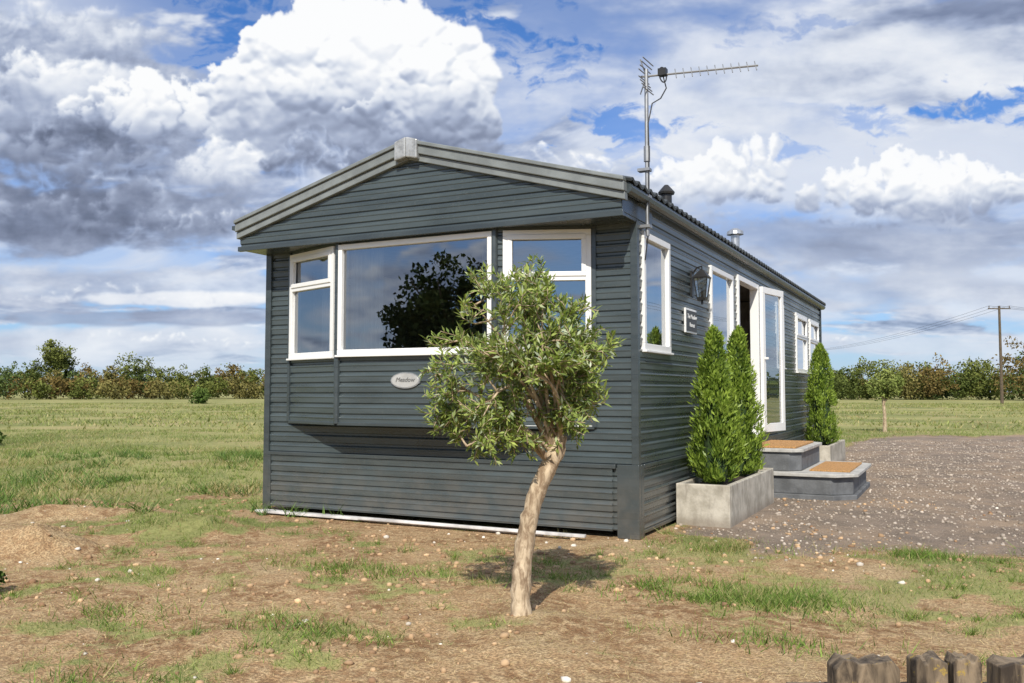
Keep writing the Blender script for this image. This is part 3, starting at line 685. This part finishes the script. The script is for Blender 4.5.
# ================================================================ other trees
def crown(cx,cy,cz,rx,rz,ncl,nl,ls,ca,cb,clr=.3):
    u=rdir(ncl)*(rng.random((ncl,1))**.4); cc=u*np.array([rx,rx,rz])+np.array([cx,cy,cz])
    cr=rng.uniform(.6,1.3,ncl)*rx*clr
    i=np.repeat(np.arange(ncl),nl); n=len(i); C=cc[i]+rdir(n)*(rng.random((n,1))**.5)*cr[i][:,None]*np.array([1,1,.8])
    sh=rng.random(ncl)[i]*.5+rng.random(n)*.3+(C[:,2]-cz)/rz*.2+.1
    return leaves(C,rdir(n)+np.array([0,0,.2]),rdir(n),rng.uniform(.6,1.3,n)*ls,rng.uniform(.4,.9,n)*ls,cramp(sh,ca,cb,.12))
tx,ty=dl(26.3,11.0); e=empty('young_tree',(tx,ty,0)); mb=MB(); mb.tube([(tx,ty,-.05),(tx+.02,ty,.5),(tx-.02,ty,.95),(tx,ty,1.3)],[.06,.045,.04,.02],8,jit=.1)
for k in range(8):
    a=k*.9; mb.tube([(tx,ty,.85+.04*k),(tx+.2*math.cos(a),ty+.2*math.sin(a),1.1+.04*k),(tx+.4*math.cos(a),ty+.4*math.sin(a),1.35+.03*k)],[.018,.012,.005],5)
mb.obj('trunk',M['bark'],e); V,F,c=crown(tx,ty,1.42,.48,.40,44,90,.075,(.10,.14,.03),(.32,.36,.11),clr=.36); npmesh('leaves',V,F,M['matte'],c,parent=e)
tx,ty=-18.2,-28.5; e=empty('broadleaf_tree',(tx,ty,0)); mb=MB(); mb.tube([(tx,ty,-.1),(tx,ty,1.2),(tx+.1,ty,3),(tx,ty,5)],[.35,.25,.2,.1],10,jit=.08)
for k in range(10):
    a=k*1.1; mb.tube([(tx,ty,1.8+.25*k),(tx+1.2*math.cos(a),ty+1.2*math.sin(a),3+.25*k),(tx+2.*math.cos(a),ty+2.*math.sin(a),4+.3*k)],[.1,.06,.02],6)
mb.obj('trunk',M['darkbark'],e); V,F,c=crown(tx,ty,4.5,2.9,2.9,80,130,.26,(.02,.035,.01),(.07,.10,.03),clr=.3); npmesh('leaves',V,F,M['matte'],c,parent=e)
for (d_,l_,r_,h_,nn) in ((5.35,-3.15,.14,.10,18),(19.5,-11.6,.5,.35,30),(88,-31,1.0,.8,30)):
    sx_,sy_=dl(d_,l_); V,F,c=crown(sx_,sy_,h_*.8,r_,h_,nn,60,r_*.22,(.04,.08,.02),(.14,.20,.05),clr=.35); npmesh('low_shrub',V,F,M['matte'],c)
VV=[];FF=[];CC=[];off=0
def addtree(px_,py_,h,r,ca,cb,nl=14,ncl=22,base=.0,ls=None,clr=.36):
    global off
    V,F,c=crown(px_,py_,base+h*.5,r,h*.5,ncl,nl,ls or r*.20+.12,ca,cb,clr=clr)
    VV.append(V);FF.append(F+off);CC.append(c);off+=len(V)
pal=[((.05,.07,.02),(.14,.17,.045)),((.08,.065,.025),(.22,.16,.055)),((.06,.08,.02),(.19,.21,.055)),((.075,.06,.022),(.21,.15,.05)),((.045,.07,.025),(.12,.16,.05)),((.09,.085,.03),(.25,.22,.075))]
pick=[0,0,1,2,2,3,4,4,5]
for ai in range(-1800,1800,10):
    az=math.radians(ai/10)-YAW; inview=abs(ai)<420
    for row in range(3 if inview else 2):
        R0=(150,165,182)[row]; rr=R0+random.uniform(-6,6); aa=az+random.uniform(-.012,.012)
        x_=CAM[0]+rr*math.sin(aa); y_=CAM[1]+rr*math.cos(aa); h=(random.uniform(2.0,3.2),random.uniform(2.8,4.8),random.uniform(3.6,5.6))[row]
        h*=.80+.6*float(vnoise(np.array(ai*.013+40),np.array(3.3),5))
        ca,cb=pal[random.choice(pick)]
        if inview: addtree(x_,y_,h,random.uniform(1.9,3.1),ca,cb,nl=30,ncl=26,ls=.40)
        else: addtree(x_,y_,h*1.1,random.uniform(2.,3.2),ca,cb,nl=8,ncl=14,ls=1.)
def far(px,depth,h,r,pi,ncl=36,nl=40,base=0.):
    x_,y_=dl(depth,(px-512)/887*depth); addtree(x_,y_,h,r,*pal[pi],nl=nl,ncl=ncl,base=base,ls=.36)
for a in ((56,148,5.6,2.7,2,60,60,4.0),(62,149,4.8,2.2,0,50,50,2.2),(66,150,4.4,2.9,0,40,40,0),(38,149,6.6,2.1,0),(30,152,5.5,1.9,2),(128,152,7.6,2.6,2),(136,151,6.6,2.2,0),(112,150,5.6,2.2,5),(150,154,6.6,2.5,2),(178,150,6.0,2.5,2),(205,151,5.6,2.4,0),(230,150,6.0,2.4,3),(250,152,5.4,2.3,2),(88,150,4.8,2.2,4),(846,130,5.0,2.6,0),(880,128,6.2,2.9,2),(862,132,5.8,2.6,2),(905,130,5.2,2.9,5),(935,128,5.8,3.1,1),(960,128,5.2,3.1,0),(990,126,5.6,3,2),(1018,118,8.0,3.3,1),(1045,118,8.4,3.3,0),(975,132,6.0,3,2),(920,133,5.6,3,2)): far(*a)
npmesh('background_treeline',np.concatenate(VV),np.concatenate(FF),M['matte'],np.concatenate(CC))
def pole(px,d_,h):
    x_,y_=dl(d_,(px-512)/887*d_); e=empty('utility_pole',(x_,y_,0)); mb=MB()
    mb.tube([(x_,y_,-.3),(x_,y_,h)],[.16,.11],10)
    dv=Vector((RT[0],RT[1],0)); c=Vector((x_,y_,h-.25))
    p=c-dv*1.1; q=c+dv*1.1; mb.tube([p,q],.06,6)
    tops=[]
    for s in (-1,0,1):
        t=c+dv*1.0*s+Vector((0,0,.06)); mb.tube([t,t+Vector((0,0,.22))],[.04,.06],6); tops.append(t+Vector((0,0,.22)))
    mb.obj('pole_and_crossarm',M['darkbark'],e); return tops
t1=pole(1001,87,9.6); t2=pole(770,185,9.6); t0=pole(1330,60,9.6)
mb=MB()
for A,B in ((t1,t2),(t0,t1)):
    for a,b_ in zip(A,B):
        pts=[a.lerp(b_,i/16)-Vector((0,0,1.6*4*(i/16)*(1-i/16))) for i in range(17)]; mb.tube(pts,.012,4,cap=False)
mb.obj('overhead_wires',M['black'])
# ================================================================ SKY : cloud field computed procedurally over the dome (azimuth x elevation)
RAMP=np.array([(0.,.365,.40,.48),(.25,.50,.54,.635),(.5,.66,.705,.80),(.75,.86,.885,.93),(1.,.99,.993,.997)])
def rampc(s): return np.stack([np.interp(s,RAMP[:,0],RAMP[:,k]) for k in (1,2,3)],-1)
def base_layers(AZ,EL):
    cz=np.sin(EL); cx_=np.cos(EL)*np.sin(AZ); cy_=np.cos(EL)*np.cos(AZ)
    inv=1/(np.maximum(cz,0)+.16); u=cx_*inv; v=cy_*inv
    wu=fb(u*.9,v*.9,3,3)*.35; wv=fb(u*.9+5,v*.9+3,3,4)*.35
    n=fb(u*.8+wu,v*1.0+wv,7,10,.55); A=.30+.60*sst(n,-.22,.20); S=.70+.25*n
    n2=fb(u*1.5+wu*1.6+9,v*1.9+wv*1.6,7,20,.52); n2b=fb(u*1.5+wu*1.6+9-.02,v*1.9+wv*1.6+.07,7,20,.52)
    a2=sst(n2,-.02,.22)*.9; s2=np.maximum(.66-.55*n2,.44)+np.clip((n2-n2b)*1.8,-.25,.35)
    S=S*(1-a2)+s2*a2; A=np.maximum(A,a2)
    return A,S
def make_img(name,az0,az1,el1,W_,H_,fn):
    az=np.radians(az0+(az1-az0)*(np.arange(W_)+.5)/W_); el=np.radians(el1*(np.arange(H_)+.5)/H_)
    AZ,EL=np.meshgrid(az,el); A,S=fn(AZ,EL)
    px=np.ones((H_,W_,4),dtype=np.float32); px[...,:3]=rampc(np.clip(S,0,1)); px[...,3]=np.clip(A,0,1)
    im=bpy.data.images.new(name,W_,H_,alpha=True,float_buffer=False); im.alpha_mode='CHANNEL_PACKED'
    im.pixels.foreach_set(px.ravel()); im.update(); im.pack(); return im
def blur(a,k):
    for _ in range(k): a=(a+np.roll(a,1,0)+np.roll(a,-1,0)+np.roll(a,1,1)+np.roll(a,-1,1))/5
    return a
def sector(AZ,EL):
    A,S=base_layers(AZ,EL)
    U=512+887*np.tan(AZ); Vv=392-887*np.tan(EL)/np.cos(AZ)      # gnomonic chart of the northern sky
    f1=fb(U/70,Vv/70,5,40,.5); f2=fb(U/70+31,Vv/70+17,5,50,.5); fd=fb(U/22,Vv/20,5,60,.55); fs=fb(U/150,Vv/60,6,70,.55)
    fw=fb(U/60+f1*.8,Vv/24+f2*.8,6,80,.6)
    def soft(cx,cy,rx,ry,amt,k=1.3,edge=.5):
        q=1-np.sqrt(((U-cx)/rx)**2+((Vv-cy)/ry)**2)+fs*k; return sst(q,.0,edge)*amt
    def layer(a,s):
        nonlocal A,S
        S=S*(1-a)+s*a; A=A+(1-A)*a
    layer(soft(780,70,330,110,.75,1.0,.8),.80+.35*fs+.1*fd); layer(soft(960,40,160,60,.7,1.,.6),.80+.3*fs)
    # ragged blue gaps between the clouds
    for c in ((235,20,80,60,1.),(205,150,45,28,.8),(500,22,95,52,.95),(620,125,85,26,.85),(665,168,60,18,.7),(1000,104,80,24,.95),(570,60,70,24,.6),(880,118,70,16,.5),(770,20,80,20,.45),(800,150,60,16,.5)):
        q=1-np.sqrt(((U-c[0])/c[2])**2+((Vv-c[1])/c[3])**2)+fw*2.6+fs*.8; A=A*(1-sst(q,.25,1.1)*c[4])
    layer(soft(860,240,330,44,.8,1.2,.5),.50+.5*fs); layer(soft(600,200,120,60,.6),.62+.4*fs)
    layer(soft(900,292,300,26,.8,1.2,.6),.62+.5*fs); layer(soft(900,345,300,16,.8,1.,.6),.76+.4*fs)
    layer(soft(100,290,260,26,.85,1.2,.5),.54+.7*fs); layer(soft(60,345,260,20,.8,1.,.5),.72+.6*fs); layer(soft(120,318,200,9,.8,1.,.4),.42+.4*fs); layer(soft(160,300,120,9,.9,1.,.4),.88+.4*fs)
    layer(soft(30,45,170,50,.9,1.6,.4),.54+.9*fs+.2*fd); layer(soft(50,125,190,100,.96,1.3,.35),.40+.9*fs+.25*fd); layer(soft(40,215,230,42,.95,1.1,.4),.24+.6*fs+.15*fd)
    def cumulus(cx,cy,rx,ry,n,seed,bias=.45,vg=.5,rg=.8,soft_=5.,wr=1.,amax=1.,rs=1.,flat=.35,bl=6):
        r_=np.random.default_rng(seed); m=wr; pad=30*m+4
        jj=np.where((U[0]>cx-rx*1.4-pad)&(U[0]<cx+rx*1.4+pad))[0]
        if len(jj)==0: return
        sl=np.s_[:,jj[0]:jj[-1]+1]; fdc=fd[sl]; Vr=Vv[sl]
        Uc=U[sl]+f1[sl]*26*m+fdc*9*m; Vc=Vr+f2[sl]*22*m+fdc*8*m
        Hc=np.full(Uc.shape,-1e3); Ec=np.full(Uc.shape,-1e3)
        for _ in range(n):
            x=r_.uniform(-1,1); top=math.sqrt(max(0,1-x*x)); yv=r_.uniform(-flat,top)
            r=ry*r_.uniform(.16,.42)*rs*(1-.35*abs(x)); px=cx+x*rx; py=cy-yv*ry*.8
            d2=(Uc-px)**2+(Vc-py)**2; k=d2<r*r; z0=ry*.5*(1-x*x)*(1-.5*abs(yv))+r_.uniform(-.1,.1)*ry
            hh=z0+np.sqrt(np.maximum(r*r-d2,0))
            Hc[k]=np.maximum(Hc[k],hh[k]); np.maximum(Ec,r-np.sqrt(d2),out=Ec)
        al=sst(Ec+fdc*7,-soft_*.2,soft_)*amax
        Hf=blur(np.where(Hc<-900,0,Hc)+fdc*4,bl)
        Hu=np.gradient(Hf,axis=1); Hv=-np.gradient(Hf,axis=0)      # rows grow with elevation
        nds=(Hu*.12+Hv*.85+.5)/np.sqrt(Hu**2+Hv**2+1)
        vert=np.clip((cy+flat*ry-Vc)/(ry*(1+flat)),0,1)
        s=bias+vg*(vert-.4)+rg*(nds-.45)*(.35+.65*vert)+sst(Ec,14,0)*.10+fs[sl]*.25
        a=np.zeros_like(U); a[sl]=al; ss_=np.zeros_like(U); ss_[sl]=s; layer(a,ss_)
    cumulus(50,30,120,34,70,1,.66,.4,.45,16,1.3,.8,bl=14)
    cumulus(60,105,140,56,100,2,.56,.5,.45,16,1.3,.85,bl=14)
    cumulus(10,170,140,52,80,3,.36,.4,.40,16,1.3,.85,bl=14)
    cumulus(140,112,76,46,60,4,.88,.5,.45,9,1.2,.92,bl=9)
    cumulus(30,70,60,26,40,24,.86,.5,.4,12,1.3,.8,bl=9)
    cumulus(80,225,180,34,90,5,.28,.45,.35,16,1.4,.9,bl=14)
    cumulus(220,168,42,36,40,6,.72,.5,.45,12,1.3,.8,bl=10)
    cumulus(205,225,70,16,40,7,.60,.4,.4,12,1.2,.8,bl=10)
    cumulus(380,150,115,45,120,8,.32,.45,.35,10,1.1,1.,bl=12)
    cumulus(350,92,130,105,210,9,.84,.75,.60,4.5,1.,1.)
    cumulus(425,110,62,66,90,10,.68,.7,.55,5,1.,1.)
    cumulus(385,168,105,24,90,11,.20,.45,.3,14,1.2,.9,bl=14)
    cumulus(575,165,45,18,30,12,.82,.3,.4,10,1.2,.8)
    cumulus(712,186,72,40,70,13,.78,.6,.45,6,1.,.95)
    cumulus(765,160,36,26,30,14,.86,.4,.4,7,1.,.9)
    cumulus(915,195,112,44,120,15,.80,.65,.5,6,1.,1.)
    cumulus(985,190,60,30,50,16,.84,.5,.45,7,1.,.95)
    cumulus(850,222,130,20,70,17,.50,.4,.3,14,1.2,.8,bl=12)
    cumulus(80,300,150,14,60,18,.64,.4,.4,10,1.,.8)
    cumulus(190,345,110,11,50,19,.80,.4,.4,8,1.,.8)
    cumulus(850,338,60,8,30,20,.84,.3,.4,6,1.,.8); cumulus(560,255,90,14,40,21,.7,.4,.4,12,1.2,.7)
    return A,S
im1=make_img('cloud_field_dome',-180,180,90,1440,360,base_layers)
im2=make_img('cloud_field_north',-48,48,42,1600,700,sector)
w=bpy.data.worlds.new('World'); sc.world=w; w.use_nodes=True; t=w.node_tree; t.nodes.clear(); nb=NB(t)
EL=math.radians(42); saz=math.atan2(.34,-.94)
sky=nb.n('ShaderNodeTexSky',sky_type='NISHITA'); sky.sun_disc=False; sky.sun_elevation=EL; sky.sun_rotation=saz; sky.air_density=1.0; sky.dust_density=.6; sky.ozone_density=2.0
D=nb.n('ShaderNodeTexCoord').outputs['Generated']
xyz=nb.n('ShaderNodeSeparateXYZ'); nb.put(xyz.inputs[0],D); dz=xyz.outputs[2]
a=nb.v('DOT_PRODUCT',D,(RT[0],RT[1],0)); bb=nb.v('DOT_PRODUCT',D,(FW[0],FW[1],0))
AZ=nb.m('MULTIPLY',nb.m('ARCTAN2',a,bb),180/math.pi); ELV=nb.m('MULTIPLY',nb.m('ARCSINE',dz),180/math.pi)
def lookup(im,a0,a1,e1,ext):
    cb=nb.n('ShaderNodeCombineXYZ'); nb.put(cb.inputs[0],nb.m('DIVIDE',nb.m('SUBTRACT',AZ,a0),a1-a0)); nb.put(cb.inputs[1],nb.m('DIVIDE',nb.m('MAXIMUM',ELV,.15),e1))
    tx=nb.n('ShaderNodeTexImage'); tx.image=im; tx.extension=ext; nb.put(tx.inputs[0],cb.outputs[0]); return tx.outputs[0],tx.outputs[1]
c1,a1=lookup(im1,-180,180,90,'EXTEND'); c2,a2=lookup(im2,-48,48,42,'EXTEND')
blend=nb.m('MULTIPLY',nb.ss(nb.m('ABSOLUTE',AZ),47.5,41.),nb.ss(ELV,41.5,35.))
cc=nb.mix(blend,c1,c2); A=nb.fmix(blend,a1,a2)
skyc=nb.mix(1.,sky.outputs[0],(.50,.88,1.40),'MULTIPLY')
cc10=nb.mix(1.,cc,(10,10,10),'MULTIPLY')
col=nb.mix(A,skyc,cc10)
hz_=nb.ss(ELV,4.5,0.,0,.6); col=nb.mix(hz_,col,(5.8,6.9,8.3))
bg=nb.n('ShaderNodeBackground'); nb.put(bg.inputs[0],col); bg.inputs[1].default_value=.1
o=nb.n('ShaderNodeOutputWorld'); t.links.new(bg.outputs[0],o.inputs[0])
w.cycles.sampling_method='MANUAL'; w.cycles.sample_map_resolution=512
su=bpy.data.lights.new('sun','SUN'); su.energy=5.0; su.angle=math.radians(.5); su.color=(1,.94,.84)
so=bpy.data.objects.new('sun',su); COL.objects.link(so)
dv=Vector((.34*math.cos(EL),-.94*math.cos(EL),math.sin(EL))); so.rotation_euler=dv.to_track_quat('Z','Y').to_euler(); so.location=(5,-10,12)
cd=bpy.data.cameras.new('camera'); co=bpy.data.objects.new('camera',cd); COL.objects.link(co); co.location=CAM; co.rotation_euler=(math.radians(90+3.23),0,YAW)
cd.lens=887/1024*36; cd.sensor_width=36; cd.clip_end=4000; cd.clip_start=.05; sc.camera=co
sc.view_settings.view_transform='Standard'; sc.view_settings.look='None'; sc.view_settings.exposure=0
